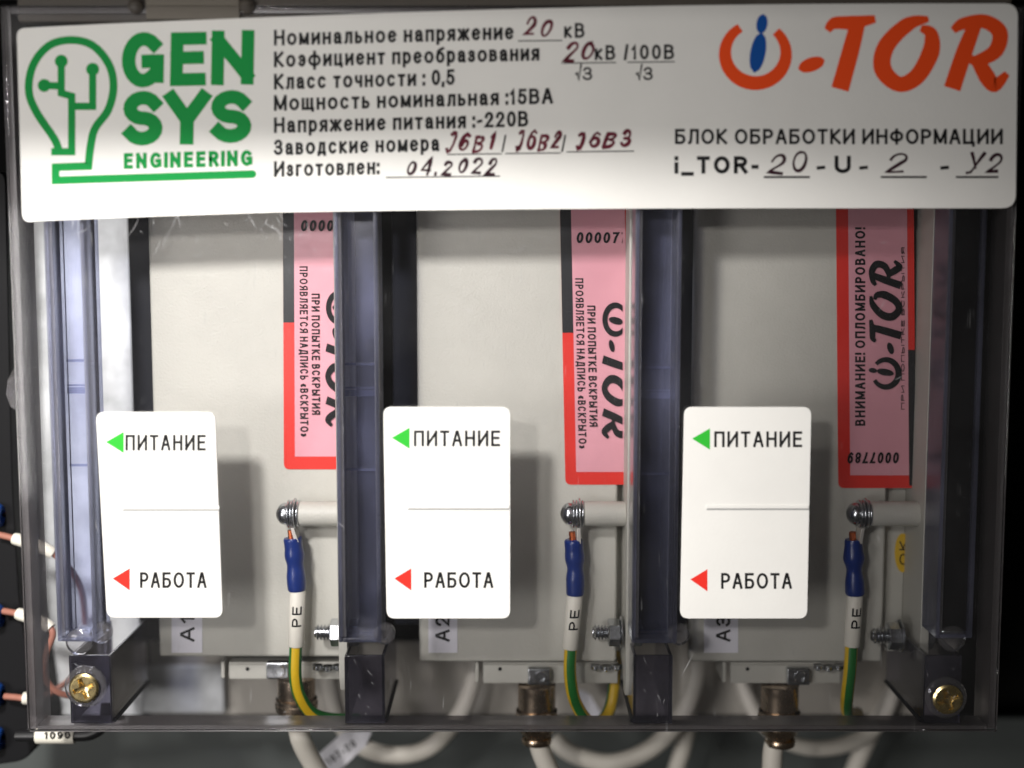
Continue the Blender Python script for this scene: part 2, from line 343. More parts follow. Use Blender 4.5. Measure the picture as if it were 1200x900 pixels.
# ------------------------------------------------------------------ the setting
struct(MB().box(-1400, 1400, 560, 570, -1000, 900).build('cabinet_back_wall', 'dark_back'))
struct(pbox(MB(), -500, 1700, 842, 1400, 470, 470, 480).build('cabinet_lower_panel', 'cabinet'))
struct(pbox(MB(), 175, 1120, 752, 838, 352, 352, 362).build('mounting_plate', 'paint_dark', bevel=2))
struct(pbox(MB(), 8, 158, 240, 838, 230, 230, 236).build('galvanised_side_plate', 'galvanised', bevel=1))
struct(pbox(MB(), -300, 1500, -330, -24, 0, -450, 120).build('cabinet_lintel', 'black_steel', bevel=4))
struct(pbox(MB(), 90, 262, 780, 836, 330, 330, 336).build('cable_trough', 'galvanised', bevel=2))

# ------------------------------------------------------------------ transparent cover
cv = thing('protective_cover', 'clear smoky polycarbonate cover with white labels over the three grey modules', 'cover', (0, 0, AZ(852, 0)))
X0, X1, ZT, ZB = AX(17, 450, 0) , AX(1184, 450, 0), AZ(6, 0), AZ(858, 0)
MB().box(X0, X1, 0, 8, ZB, ZT).build('front_sheet', 'pc_clear', cv, bevel=1.5)
WD = 58
for x0, x1 in ((X0 - 1, X0 + 8), (X1 - 8, X1 + 1)):
    MB().box(x0, x1, 8.4, WD, ZB + .5, ZT - .5).build('side_wall', 'pc_edge', cv, bevel=1.5)
MB().box(X0 + 8.4, X1 - 8.4, 8.4, 44, ZB - 1, ZB + 5).build('bottom_wall', 'pc_edge', cv, bevel=1.2)
MB().box(X0 + 8.4, X1 - 8.4, 8.4, WD, ZT - 8, ZT).build('top_wall', 'pc_edge', cv, bevel=1.2)
# chipped flange on the outer left wall
MB().add([at(18, 428, 20), at(9, 445, 24), at(7, 462, 26), at(12, 476, 26), at(20, 482, 22), at(18, 455, 40)], [(0, 1, 2, 3, 4), (0, 5, 4), (0, 1, 5), (1, 2, 5), (2, 3, 5), (3, 4, 5)]).build('chipped_lug', 'pc_boss', cv)
# rim along the top with its clip
rm = pbox(MB(), 18, 1188, -14, 26, 10, 12, 40).build('top_rim', 'rim', cv, bevel=5)
pbox(MB(), 172, 282, -14, 24, 10, 4, 11.5).build('rim_clip', 'rim_clip', rm, bevel=2)
for px in (160, 290):
    MB().lathe(at(px, 8, 11), (0, -1, 0), [(0, 9), (5, 9), (8, 6), (9, 2)], 16).build('rim_stud', 'rim', rm)
# hollow ribs between the modules, each with its bosses and the post below
RIBS = [(57, 104, 752, 82, 131), (393, 444, 753, 404, 451), (743, 797, 754, 742, 788), (1106, 1150, 748, 1082, 1126)]
for i, (a, b, yb, pa, pb) in enumerate(RIBS):
    x0, x1 = AX(a, 450, 9), AX(b, 450, 9); z0, z1 = AZ(yb, 9), AZ(30, 9); t = 5; yb1 = 62
    m = MB()
    m.box(x0, x0 + t, 9, yb1, z0, z1); m.box(x1 - t, x1, 9, yb1, z0, z1)          # two webs
    m.box(x0 + t + .1, x1 - t - .1, yb1 - t, yb1, z0, z1)                            # back
    m.box(x0 + t + .1, x1 - t - .1, 9, yb1 - t - .1, z0, z0 + 5)                     # closed lower end
    r = m.build('rib', 'pc_smoked', cv, bevel=1.2)
    if i == 3: MB().box(x0 + t + .6, x1 - t - .6, 15, yb1 - t - .6, z0 + 6, z1 - 1).build('shade_insert', 'black_plastic', r, bevel=2)  # black filler added to stand in for the shade inside the last rib
    MB().box(x0 + 2, x0 + t + 3.5, 11, 14, z0 + 6, z1).build('rib_fillet', 'pc_boss', r, bevel=1)
    for j, py in enumerate((423 + 4 * i, 452 + 3 * i, 458 + 3 * i, 546 + 5 * i)):
        zz = AZ(py, 50); hh = (1.6, 1.2, 4, 1.6)[j]
        if i < 3: MB().box(x0 + t + .4, x1 - t - .4, yb1 - t - 1.4, yb1 - t - .2, zz - hh, zz + hh).build('mould_line', 'pc_smoked', r)
    if i in (0, 1, 2):
        MB().lathe((x1 + 3, 22, z0 + 9), (0, -1, 0), [(0, 13), (8, 13), (11, 10), (11, 6), (6, 5)], 20).build('end_boss', 'pc_boss', r)
    if i in (0, 3):
        MB().lathe(((x0 + x1) / 2, 20, z0 - 2), (0, -1, 0), [(0, 16), (6, 16), (8, 13)], 18).build('sprue_mark', 'pc_boss', r)
    # post: smoked box that carries the cover, running back into the cabinet
    q0, q1 = AX(pa, 800, 12), AX(pb, 800, 12); zt = AZ(768, 12)
    m = MB(); m.box(q0, q1, 10, 16, ZB + 7, zt); m.box(q0, q0 + 4, 16.3, 165, ZB + 7, zt); m.box(q1 - 4, q1, 16.3, 165, ZB + 7, zt)
    m.build('post', 'pc_dark', cv, bevel=1)
    lo_ = q1 if i < 2 else q0
    MB().tube([(lo_, 18, ZB + 8), (lo_, 164, ZB + 8)], 2.6, 8).build('post_rail', 'black_steel', cv)
# screws in the outer posts
for px, py in ((99, 806), (1110, 819)):
    c = at(px, py, 2); n, k, R = 96, 22, 18.0
    vs = []; fs = []
    vs.append(c + Vector((0, 5, 0)))
    for j in range(1, k + 1):
        r = R * j / k
        for i in range(n):
            a = 2 * math.pi * i / n + .35; x, z = r * math.cos(a), r * math.sin(a); y = 0
            a2 = .35; xr, zr = r * math.cos(2 * math.pi * i / n), r * math.sin(2 * math.pi * i / n)
            arm = 3.3 * (1 - .4 * r / R)
            if (abs(xr) < arm or abs(zr) < arm or r < 5) and r < R * .7: y = 7 * (1 - .5 * r / R)
            elif r > R * .86: y = (r - R * .86) * .7
            vs.append(c + Vector((x, y - 4, z)))
    vs[0] = c + Vector((0, 3, 0))
    fs += [(0, 1 + i, 1 + (i + 1) % n) for i in range(n)]
    fs += [(1 + j * n + i, 1 + j * n + (i + 1) % n, 1 + (j + 1) * n + (i + 1) % n, 1 + (j + 1) * n + i) for j in range(k - 1) for i in range(n)]
    s = MB().add(vs, fs).build('screw', 'brass', cv, ang=28)
    MB().lathe(c + Vector((0, 8, 0)), (0, -1, 0), [(0, 25), (5, 25), (7, 23), (7, 19.5), (3, 19)], 28).build('countersink_ring', 'pc_boss', s)

# ---- nameplate
def ytop(x): return 35 - 18 * min(1, x / 400) ** .8 if x < 400 else 17 - 13 * (1 - (1 - min(1, (x - 400) / 700)) ** 2)
def ybot(x): return 262 - 13 * (min(1, x / 320)) ** .8 if x < 320 else 249 - 5 * (1 - (1 - min(1, (x - 320) / 600)) ** 2)
xs = [40 + i * (1172 - 40) / 40 for i in range(41)]
out = roundpoly([(20, 60), (19.5, ytop(20)), (50, ytop(50))], 10)[6:12] + [(x, ytop(x)) for x in xs]
out += roundpoly([(1160, 4), (1193, 4), (1192, 60)], 16)[6:12] + roundpoly([(1191, 200), (1190, 244), (1150, 244)], 16)[6:12]
out += [(x, ybot(x)) for x in reversed(xs)] + roundpoly([(60, ybot(60)), (26, 261), (25, 200)], 11)[6:12]
PY = -2.0
npl = MB().prism(out, PY, -.1).build('nameplate', 'vinyl', cv, smooth=False)
npl['label'] = 'long white nameplate sticker with green and orange logos and handwritten numbers'
fn = onplane(PY - .15)
g = MB()
def C1(x, y): return (x * .35, y * .35)
lamp = [(196, 500), (180, 462), (120, 372), (96, 300), (112, 215), (165, 152), (238, 134), (310, 152), (364, 215), (380, 290), (362, 368), (318, 430), (303, 490), (296, 556)]
P = [(p.x, p.y) for p in cat([(*C1(*p), 0) for p in lamp], 6)]
P += [C1(186, 560), C1(186, 604), C1(845, 583)]
g.ribbon(P, 9.2, fn, cap=1)
for pl in ([(172, 508), (240, 508), (240, 322), (205, 312), (205, 215)], [(205, 288), (150, 286)], [(240, 356), (310, 356), (310, 240)]):
    g.ribbon([C1(*p) for p in pl], 8.5, fn, cap=.2)
for p in ((205, 205), (148, 286), (310, 232)):
    c = C1(*p); g.poly([(c[0] + 7.6 * math.cos(a * .3142), c[1] + 7.6 * math.sin(a * .3142)) for a in range(20)], fn)
c = C1(845, 583); g.poly([(c[0] + 4.6 * math.cos(a * .3142), c[1] + 4.6 * math.sin(a * .3142)) for a in range(20)], fn)
def glyph(mb, ch, x0, y0, x1, y1, t, fn, sl=0):
    text(mb, ch, (x0, y1), (1, sl), (-sl, -1), x1 - x0, y1 - y0, t, fn, gap=0)
glyph(g, 'G', 142, 38, 193, 103, 16, fn, -.02); glyph(g, 'E', 199, 38, 241, 101, 15, fn, -.02); glyph(g, 'N', 247, 36, 297, 100, 15, fn, -.02)
glyph(g, 'S', 143, 107, 190, 171, 16, fn, -.02); glyph(g, 'Y', 192, 107, 245, 170, 16, fn, -.02); glyph(g, 'S', 246, 106, 294, 168, 16, fn, -.02)
text(g, 'ENGINEERING', (145, 198), (1, -.025), (.0, -1), 151, 18.5, 4.4, fn, gap=.22)
g.build('green_logo', 'green', npl, smooth=False)
b = MB()
rows = [('Номинальное напряжение', 321, 53.5, 602), ('Коэфициент преобразования', 321, 79, 632), ('Класс точности : 0,5', 321, 105, 533), ('Мощность номинальная :15ВА', 321, 130, 648),
        ('Напряжение питания :~220В', 321, 156, 619), ('Заводские номера', 321, 182, 515), ('Изготовлен:', 321, 207.5, 444)]
for s, x, y, x1 in rows:
    q = MB(); text(q, s, (x, y), (1, -.026), (0, -1), x1 - x, 18.5, 3.4, fn, gap=.15); q.build('text_line', 'ink_black', npl, smooth=False)
text(b, 'кВ', (661, 44.5), (1, -.01), (0, -1), 24, 17.5, 3.1, fn, gap=.2)
text(b, 'кВ', (697, 70.5), (1, -.01), (0, -1), 24, 17.5, 3.1, fn, gap=.2); text(b, '/100В', (731, 70), (1, -.01), (0, -1), 59, 17.5, 3.1, fn, gap=.2)
for x in (674, 745): text(b, '√', (x, 94), (1, 0), (0, -1), 8, 17, 2.1, fn); text(b, '3', (x + 9, 94), (1, 0), (0, -1), 11, 15.5, 2.4, fn)
for x0, x1, y in ((607, 659, 48), (658, 722, 74), (735, 791, 73), (524, 588, 181), (592, 657, 180), (664, 743, 178), (452, 586, 208)): b.ribbon([(x0, y), (x1, y - .012 * (x1 - x0))], 1.3, fn)
for x in (590, 660): b.ribbon([(x - 1.5, 178), (x + 2.5, 158)], 2, fn)
q = MB(); text(q, 'БЛОК ОБРАБОТКИ ИНФОРМАЦИИ', (791, 169), (1, 0), (0, -1), 384, 18, 3.3, fn, gap=.15); q.build('text_line', 'ink_black', npl, smooth=False); q = MB()
text(q, 'i_TOR-', (791, 203.5), (1, 0), (0, -1), 98, 20.5, 4.6, fn, gap=.2); text(q, 'U', (978, 203), (1, 0), (0, -1), 19, 20.5, 4.6, fn)
for x in (957, 1007, 1102): q.ribbon([(x, 197), (x + 10, 196)], 4, fn)
for x0, x1 in ((895, 949), (1032, 1086), (1120, 1170)): q.ribbon([(x0, 207.5), (x1, 207.5)], 2.4, fn)
q.build('type_code', 'ink_black', npl, smooth=False)
b.build('units_and_rules', 'ink_black', npl, smooth=False)
kw = dict(slant=.3, jit=.09, gap=.26)
for s_, x, y, wd_, hh, pen, ink in (('20', 611, 43, 34, 21, 2.7, 1), ('20', 660, 71, 33, 23, 2.7, 1), ('j6В1', 521, 178, 56, 23, 2.8, 1), ('j6В2', 602, 177, 52, 23, 2.8, 1), ('j6ВЗ', 673, 174, 64, 21, 2.9, 1),
        ('04.2022', 474, 206, 106, 19, 2.5, 0), ('20', 899, 203, 43, 24, 2.6, 0), ('2', 1037, 203, 22, 24, 2.6, 0), ('У2', 1131, 203, 39, 24, 2.6, 0)):
    h = MB(); text(h, s_, (x, y), (1, -.02 if x < 800 else 0), (0, -1), wd_, hh, pen * 1.28, fn, sub=2.5, **kw)
    h.build('handwritten_number', 'ink_maroon' if ink else 'ink_dark', npl, smooth=False)
a, i_ = MB(), MB(); brush_logo(a, i_, lambda x, y, l: at(770 + x * .3583, y * .3583, PY - .15 - l))
a.build('orange_logo', 'orange', npl, smooth=False); i_.build('blue_figure', 'blue_print', npl, smooth=False)

# ---- hairline scratches and scuffs in the polished sheet
m = MB(); fs_ = onplane(-.35)
for k in range(72):
    cx, cy = (random.gauss(240, 110), random.gauss(262, 26)) if k < 54 else (random.uniform(40, 1150), random.uniform(260, 840))
    if cy < 246 or not 32 < cx < 1170: continue
    a = random.choice((1.15, 1.3, 1.9, .6, -.5)) + random.gauss(0, .2); L_ = random.choice((5, 9, 14, 22, 40)) * random.uniform(.5, 1.1)
    bow = random.uniform(-.12, .12) * L_; dx, dy = math.cos(a), math.sin(a)
    P_ = [(cx + dx * t * L_ - dy * bow * (1 - 4 * t * t), cy + dy * t * L_ + dx * bow * (1 - 4 * t * t)) for t in (-.5, -.25, 0, .25, .5)]
    m.ribbon(P_, [.08, .25, .38 * random.uniform(.5, 1.4), .22, .08], fs_)
sc0 = m.build('scratches', 'scratch', cv, smooth=False); sc0['kind'] = 'stuff'
m = MB()
for (a_, b_, yb, pa, pb) in RIBS:
    for k in range(6):
        cx, cy = random.uniform(pa + 5, pb - 5), random.uniform(775, 842); L_ = random.uniform(2, 9); an = random.gauss(1.9, .35)
        m.ribbon([(cx, cy), (cx + math.cos(an) * L_, cy - math.sin(an) * L_)], [.1, random.uniform(.15, .4)], onplane(-.35))
sc0 = m.build('scuff_marks', 'scratch', cv, smooth=False); sc0['kind'] = 'stuff'
# ---- three indicator labels
LAB = [([(112, 483), (252, 483), (261, 724), (125, 724)], (124, 519, 147, 241), (132, 679, 164, 242), (144, 257, 598), 'white indicator label with green and red arrows, the overlit left one'),
       ([(449, 477), (598, 477), (598, 725), (453, 725)], (459, 514, 485, 586), (462, 679, 497, 578), (478, 597, 597), 'white indicator label with green and red arrows, the middle one'),
       ([(802, 477), (951, 477), (946, 725), (797, 725)], (811, 515, 837, 940), (809, 680, 845, 928), (828, 948, 597), 'white indicator label with green and red arrows, the right one')]
for poly, (ax, ay, tx0, tx1), (rx, ry, ux0, ux1), (l0, l1, ly), lab in LAB:
    lb = MB().prism(roundpoly(poly, 10, 6), -3.4, -.1).build('indicator_label', 'vinyl', cv, bevel=.7, seg=2); lb['label'] = lab
    f2 = onplane(-3.4 - .15)
    m = MB(); m.poly([(ax, ay - 1), (ax + 21, ay - 13), (ax + 21, ay + 12)], f2); m.build('green_arrow', 'green_bright', lb, smooth=False)
    m = MB(); m.poly([(rx, ry - 1), (rx + 20, ry - 13), (rx + 20, ry + 13)], f2); m.build('red_arrow', 'red_print', lb, smooth=False)
    m = MB(); text(m, 'ПИТАНИЕ', (tx0, ay + 9), (1, 0), (0, -1), tx1 - tx0, 18.5, 2.9, f2, gap=.19); m.build('power_lettering', 'ink_black', lb, smooth=False); m = MB(); text(m, 'РАБОТА', (ux0, ry + 10), (1, 0), (0, -1), ux1 - ux0, 18.5, 2.9, f2, gap=.17)
    m.build('work_lettering', 'ink_black', lb, smooth=False)
    MB().prism([(l0, ly - 5), (l1, ly - 5), (l1, ly - 1), (l0, ly - 1)], -4.6, -3.45).build('divider_ridge', 'vinyl', lb, bevel=.5)
    m = MB(); m.ribbon([(l0, ly), (l1, ly)], 1.6, f2); m.build('divider_line', 'ink_grey', lb, smooth=False)

# ------------------------------------------------------------------ the three modules
YF = 113.0; YB = 136.0
def seal(root, x0, x1, y0, y1, split, flip, side_red, num, lab, lean):
    """tamper seal: border in red and black, pink field, lettering turned a quarter; flip = reads upwards"""
    Ys = YF - 1.0
    k = lambda y: lean * (y - y0)
    bd = 13 if not flip else 14
    bl = MB().prism(roundpoly([(x0 + k(y0), y0), (x1 + k(y0), y0), (x1 + k(y1), y1), (x0 + k(y1), y1)], 7), Ys, YF - .1).build('tamper_seal', 'seal_red', root, smooth=False); bl['label'] = lab
    fn = onplane(Ys - .25)
    m = MB()
    if not flip: m.poly([(x0 + k(y0), y0 - 1), (x0 + bd + k(y0), y0 - 1), (x0 + bd + k(split), split), (x0 + k(split), split)], fn)
    else: m.poly([(x1 - 8 + k(split), split), (x1 + k(split), split), (x1 + k(y1), y1 - 3), (x1 - 8 + k(y1), y1 - 3)], fn)
    m.build('black_border', 'seal_black', bl, smooth=False)
    xe = x1 - 8
    m = MB(); fq = onplane(Ys - .5); yb = y1 - 15
    m.poly([(x0 + bd + k(y0), y0 - 1), (xe + k(y0), y0 - 1), (xe + k(yb), yb), (x0 + bd + k(yb), yb)], fq); m.build('pink_field', 'seal_pink', bl, smooth=False)
    lim = x1 - 8.5
    fp = lambda x, y, l: at(min(x, lim) if not flip else x, y, Ys - .8 - l)
    t = MB(); xx = x0 + bd
    if not flip:
        D, U = (lean, 1), (1, 0)
        text(t, 'ПРОЯВЛЯЕТСЯ НАДПИСЬ «ВСКРЫТО»', (xx + 7, num + 38), D, U, 200, 9.5, 1.7, fp, gap=.2)
        text(t, 'ПРИ ПОПЫТКЕ ВСКРЫТИЯ', (xx + 21, num + 70), D, U, 142, 9.5, 1.7, fp, gap=.2)
        text(t, '0000' if x1 < 500 else '0000778', (xx + 8, num - 3), (1, 0), (0, -1), 38 if x1 < 500 else 70, 13, 2.6, fp, slant=.12, gap=.2)
        o = Vector((xx + 37, num + 66)); sc = 160 / 950.
        X = lambda x, y, l: at(min(o.x + (300 - y) * .13 + lean * 60, lim), o.y + (x - 200) * sc, Ys - .8 - l)
    else:
        D, U = (0, -1), (-1, 0)
        text(t, 'ВНИМАНИЕ! ОПЛОМБИРОВАНО!', (xx + 21, 499), D, U, 232, 12, 2.4, fp, gap=.2)
        text(t, 'ПРИ ПОПЫТКЕ ВСКРЫТИЯ', (x1 - 10, 480), D, U, 190, 4, .8, fp, gap=.2)
        text(t, '0007789', (x1 - 16, num), (-1, 0), (0, 1), 60, 13, 2.4, fp, slant=.12, gap=.2)
        X = lambda x, y, l: at(xx + 24 + (y - 40) * .155, 457 - (x - 200) * 152 / 950., Ys - .8 - l)
    brush_logo(t, t, X)
    t.build('seal_lettering', 'ink_black', bl, smooth=False)
    return bl
MODS = [dict(l=178, r=416, fl=404, tag=(201, 237), cb=(268, 398), fit=(326, 5), con=347, fold=8),
        dict(l=489, r=725, fl=737, tag=(502, 536), cb=(566, 724), fit=(632, 0), con=629, fold=6),
        dict(l=812, r=1043, fl=1078, tag=(825, 865), cb=(856, 985), fit=(935, 5), con=913, fold=0)]
GRP = 'grey modules behind the clear cover'
LBL = ['left grey metal module behind the cover, beside the bright galvanised plate', 'middle grey metal module behind the cover, between two smoked ribs', 'right grey metal module behind the cover, in the dim half']
for i, d in enumerate(MODS):
    zb = AZ(770 if i == 0 else 776, YF); zt = AZ(120, YF)
    xl, xr = AX(d['l'], 450, YF), AX(d['r'], 450, YF)
    md = thing('signal_module', LBL[i], 'module', ((xl + xr) / 2, YF + 60, zb), GRP)
    MB().box(xl, xr, YF, YF + 18, zb, zt).build('front_lid', 'paint', md, bevel=4, seg=3)
    xf = AX(d['fl'], 600, 95)
    m = MB(); m.box(xl + 6, xf - 6, YF + 21, YF + 26, zb + 8, zt); m.box(xl + 6, xl + 12, YF + 26.2, YF + 150, zb + 8, zt); m.build('base_tray', 'paint', md, bevel=1.5)
    wl = 34 if i < 2 else 20
    MB().box(xl - wl, xl + 4, YF + 30, YF + 150, zb + 40, zt).build('side_profile', 'black_steel', md, bevel=3)
    # bracket plate on edge, with its rounded lower tab
    prof = [(60, zt), (YF + 30, zt), (YF + 30, zb + 2), (104, zb - 4), (92, zb - 30), (72, zb - 30), (62, zb - 8)]
    n = len(prof); vs = [(xf - 5.5, y, z) for y, z in prof] + [(xf + 5.5, y, z) for y, z in prof]
    MB().add(vs, [tuple(range(n)), tuple(reversed(range(n, 2 * n)))] + [(k, k + n, (k + 1) % n + n, (k + 1) % n) for k in range(n)]).build('bracket_plate', 'paint', md, bevel=1.6)
    # earthing standoff with its screw and washers (axis to the left)
    sx = {0: 351, 1: 684, 2: 1019}[i]; c = at(sx, 602, 88); zc = c.z
    MB().lathe((xf - 5.6, 88, zc), (-1, 0, 0), [(0, 15.5), (xf - 5.6 - c.x - 1.5, 15.5), (xf - 5.6 - c.x, 14.2)], 28).build('earth_standoff', 'paint', md)
    sc_ = MB().lathe((c.x - 15, 88, zc), (-1, 0, 0), [(0, 13.6), (4, 14.2), (8, 12.6), (11, 9.2), (13.5, 4.8), (14.3, 1)], 28).build('earth_screw', 'zinc', md, ang=50)
    for a, r, w_ in ((.2, 17.4, 2.8), (4.2, 20.0, 2.6), (8.0, 17.6, 2.8), (12.0, 17.8, 2.6)):
        MB().lathe((c.x - a, 88, zc), (-1, 0, 0), [(0, r * .8), (0, r - .9), (.9, r), (w_ - .9, r), (w_, r - .9), (w_, r * .7)], 28).build('washer', 'zinc', sc_, ang=50)
    # lower bolt through the bracket: threaded end, nut, washer
    ys = 741 if i < 2 else 745; bc = at({0: 404, 1: 729, 2: 1056}[i], ys, 88)
    pf = [(0, 8)]
    for k in range(5): pf += [(16 + k * 4.3, 9.8), (17.0 + k * 4.3, 9.8), (18.6 + k * 4.3, 6.8), (19.4 + k * 4.3, 6.8)]
    pf += [(37.5, 6.5)]
    bo = MB().lathe(bc, (-1, 0, 0), pf, 20).build('bolt', 'zinc', md, ang=20)
    MB().lathe(bc + Vector((-2.6, 0, 0)), (-1, 0, 0), [(0, 15), (1.2, 17.4), (14, 17.4), (15.6, 15)], 6).build('nut', 'zinc', bo, ang=20)
    MB().lathe(bc, (-1, 0, 0), [(0, 20), (.6, 20.6), (1.8, 20.6), (2.4, 20)], 26).build('washer', 'zinc', bo)
    MB().lathe((xf + 5.6, 88, bc.z), (1, 0, 0), [(0, 17), (10, 17), (12, 15)], 6).build('bolt_head', 'zinc', bo, ang=20)
    # cross piece of the connector under the lid
    ca, cb = d['cb']; YC = YF + 12
    m = MB(); pbox(m, ca, cb, 779, 801 if i else 796, YC, YC, YC + 6); pbox(m, ca, cb, 776, 779, YC, YC, YC + 70); br = m.build('connector_bracket', 'paint', md, bevel=1.6)
    for hx in (ca + (20 if i else 22), cb - 24 if i != 0 else ca + 55):
        MB().lathe(at(hx, 784, YC - .6), (0, 1, 0), [(0, 2.6), (1.5, 2.4)], 10).build('vent_hole', 'black_plastic', br)
    MB().box(AX(ca - 9, 790, YC), AX(ca - 5, 790, YC), YC + 1, YC + 60, AZ(800 if i else 795, YC), AZ(776, YC)).build('bracket_ear', 'paint', br, bevel=1)
    fx, _ = d['fit']; fc = at(fx, 792 if i else 785, YC - 8)
    ft = MB().box(fc.x - 15, fc.x + 15, YC - 14, YC - .5, fc.z - 11, fc.z + 11).build('clamp_block', 'zinc', br, bevel=2.5)
    MB().lathe(fc + Vector((2, -5.5, 0)), (0, -1, 0), [(0, 8.5), (1.4, 8.5), (2.4, 7.4), (2.4, 4.6), (.4, 4.2)], 20).build('clamp_screw', 'zinc', ft)
    # small studs under the lid at the right
    for k in range(3):
        MB().lathe(at(d['cb'][1] - 26 + k * 12, 779 + (k % 2), YF - 4), (0, 0, -1), [(0, 6.5), (5, 6.5), (7, 4)], 12).build('stud', 'zinc', br)
    # tag
    t0, t1 = d['tag']; YT = YF - .7
    tg = MB().prism([(t0, 690), (t1, 690), (t1, 765), (t0, 765)], YT, YF - .1).build('tag_sticker', 'paper', md, smooth=False)
    m = MB(); text(m, 'A' + '123'[i], (t1 - 9, 752), (0, -1), (-1, 0), 30, 17, 3, onplane(YT - .2), gap=.2); m.build('tag_lettering', 'ink_black', tg, smooth=False)
    if i == 0: seal(md, 331, 403, 140, 550, 378, False, 0, 274, 'pink tamper seal with red and black border, half hidden by the smoked rib', .004)
    if i == 1: seal(md, 654, 738, 140, 568, 390, False, 0, 288, 'pink tamper seal with red and black border, its number on top', .02)
    if i == 2:
        seal(md, 979, 1070, 140, 572, 410, True, 1, 530, 'dim pink tamper seal with red border, its number at the bottom', .008)
        c = at(1058, 648, YF + 20); e = [(1058 + 9.5 * math.cos(a * .2618), 648 + 23 * math.sin(a * .2618)) for a in range(24)]
        ys_ = MB().prism(e, YF + 20.2, YF + 20.9).build('inspection_sticker', 'yellow_sticker', md, smooth=False)
        m = MB(); text(m, 'OK', (1063, 662), (0, -1), (-1, 0), 28, 9, 1.6, onplane(YF + 19.9)) if 'K' in GL else text(m, 'ОК', (1063, 662), (0, -1), (-1, 0), 28, 9, 1.6, onplane(YF + 19.9)); m.build('sticker_lettering', 'ink_black', ys_, smooth=False)

# ------------------------------------------------------------------ earthing wires (ring lug, blue crimp, marker, yellow-green wire)
PE = [((339, 603), [(343, 630), (346, 660), (348, 692)], (349, 692, 347, 757), [(347, 752, 86), (346, 790, 86), (351, 815, 90), (366, 836, 100), (390, 843, 120), (420, 843, 140)], 'earthing wire with blue lug on the left module, curving right at its bottom', 18),
      ((673, 603), [(672, 632), (674, 664), (674, 697)], (674, 697, 668, 760), [(669, 755, 86), (668, 790, 86), (674, 822, 92), (690, 846, 108), (704, 846, 130), (716, 826, 150), (722, 780, 160), (722, 750, 160)], 'earthing wire with blue lug on the middle module, looping back up', 78),
      ((1004, 603), [(1000, 632), (1001, 664), (1002, 697)], (1002, 697, 998, 757), [(998, 752, 86), (996, 785, 86), (993, 812, 92), (992, 828, 108), (995, 836, 150), (1005, 836, 200)], 'earthing wire with blue lug on the right module, in dim light', 60)]
for i, (rc, bl, (m0x, m0y, m1x, m1y), wp, lab, ga) in enumerate(PE):
    c = at(rc[0] + 4, rc[1], 88)
    pe = thing('earthing_wire', lab, 'wire', at(wp[0][0], 845, 88), 'earthing wires on the modules')
    top = at(bl[0][0], bl[0][1], 86)
    m = MB(); m.add([(c.x - .8, 76, c.z - 15), (c.x - .8, 100, c.z - 15), (top.x + 3.5, 94, top.z - 4), (top.x + 3.5, 77, top.z - 4), (c.x + 3.2, 76, c.z - 15), (c.x + 3.2, 100, c.z - 15), (top.x + 9, 94, top.z - 4), (top.x + 9, 77, top.z - 4)],
        [(0, 1, 2, 3), (4, 7, 6, 5), (0, 4, 5, 1), (2, 6, 7, 3), (0, 3, 7, 4), (1, 5, 6, 2)]); m.build('ring_lug', 'tin', pe, bevel=.5)
    MB().tube([(top.x - 2, 84, top.z + 10), (top.x - 1, 84, top.z - 2)], 4.2, 10).build('copper_end', 'copper', pe)
    P = path([(p[0], p[1], 86) for p in bl], 10); n = len(P); rr = []
    for k in range(n):
        t = k / (n - 1); rr.append(11.4 + 1.7 * math.exp(-((t - .36) / .1) ** 2) - 1.3 * math.exp(-((t - .55) / .1) ** 2) + 1.5 * max(0, t - .6))
    q1, q2 = random.uniform(0, 6), random.uniform(4, 7); rr = [r_ + .5 * math.sin(q1 + q2 * k / n * 2) + random.uniform(-.12, .12) for k, r_ in enumerate(rr)]
    rr[0] -= .8; rr[-1] -= 1; MB().tube(P, rr, 20).build('blue_crimp', 'blue_plastic', pe, ang=60)
    A, B = at(m0x, m0y, 86), at(m1x, m1y, 86)
    mk = MB().tube([A.lerp(B, t) for t in (0, .02, .98, 1)], [9.3, 10, 10, 9.4], 22).build('marker_sleeve', 'sleeve', pe, ang=60)
    # PE printed round the sleeve, reading upwards
    D = (B - A).normalized(); m = MB(); L = (B - A).length
    def cyl(x, y, l, A=A, D=D):
        a = (x - 9) / 10.0; p = A + D * (y); return p + Vector((math.sin(a) * (10.12 + l), -math.cos(a) * (10.12 + l), 0))
    text(m, 'РЕ', (16.5, L * .62), (0, -1), (-1, 0), 26, 12.5, 2.2, cyl, gap=.25, sub=1.0); m.build('marker_lettering', 'ink_black', mk, smooth=False)
    P = path(wp, 8); wr = MB().tube(P, 8.0, 18).build('wire_jacket', 'wire_yellow', pe, ang=60)
    # green stripe: raised strip on the jacket
    n = 7; g0 = {0: 90, 1: 0, 2: 4}[i]; half = {0: 52, 1: 40, 2: 40}[i]
    for turn in (0, 180):
        up = Vector((0.13, -1, 0.21)).normalized(); vs = []
        for k in range(len(P)):
            t = (P[min(k + 1, len(P) - 1)] - P[max(k - 1, 0)]).normalized(); u = (up - t * up.dot(t)).normalized(); up = u; bb = t.cross(u)
            for j in range(n):
                a = math.radians(g0 + turn + (j / (n - 1) * 2 - 1) * half); vs.append(P[k] + (u * math.cos(a) + bb * math.sin(a)) * 8.12)
        MB().add(vs, [(k * n + j, k * n + j + 1, (k + 1) * n + j + 1, (k + 1) * n + j) for k in range(len(P) - 1) for j in range(n - 1)]).build('green_stripe', 'wire_green', wr, ang=60)

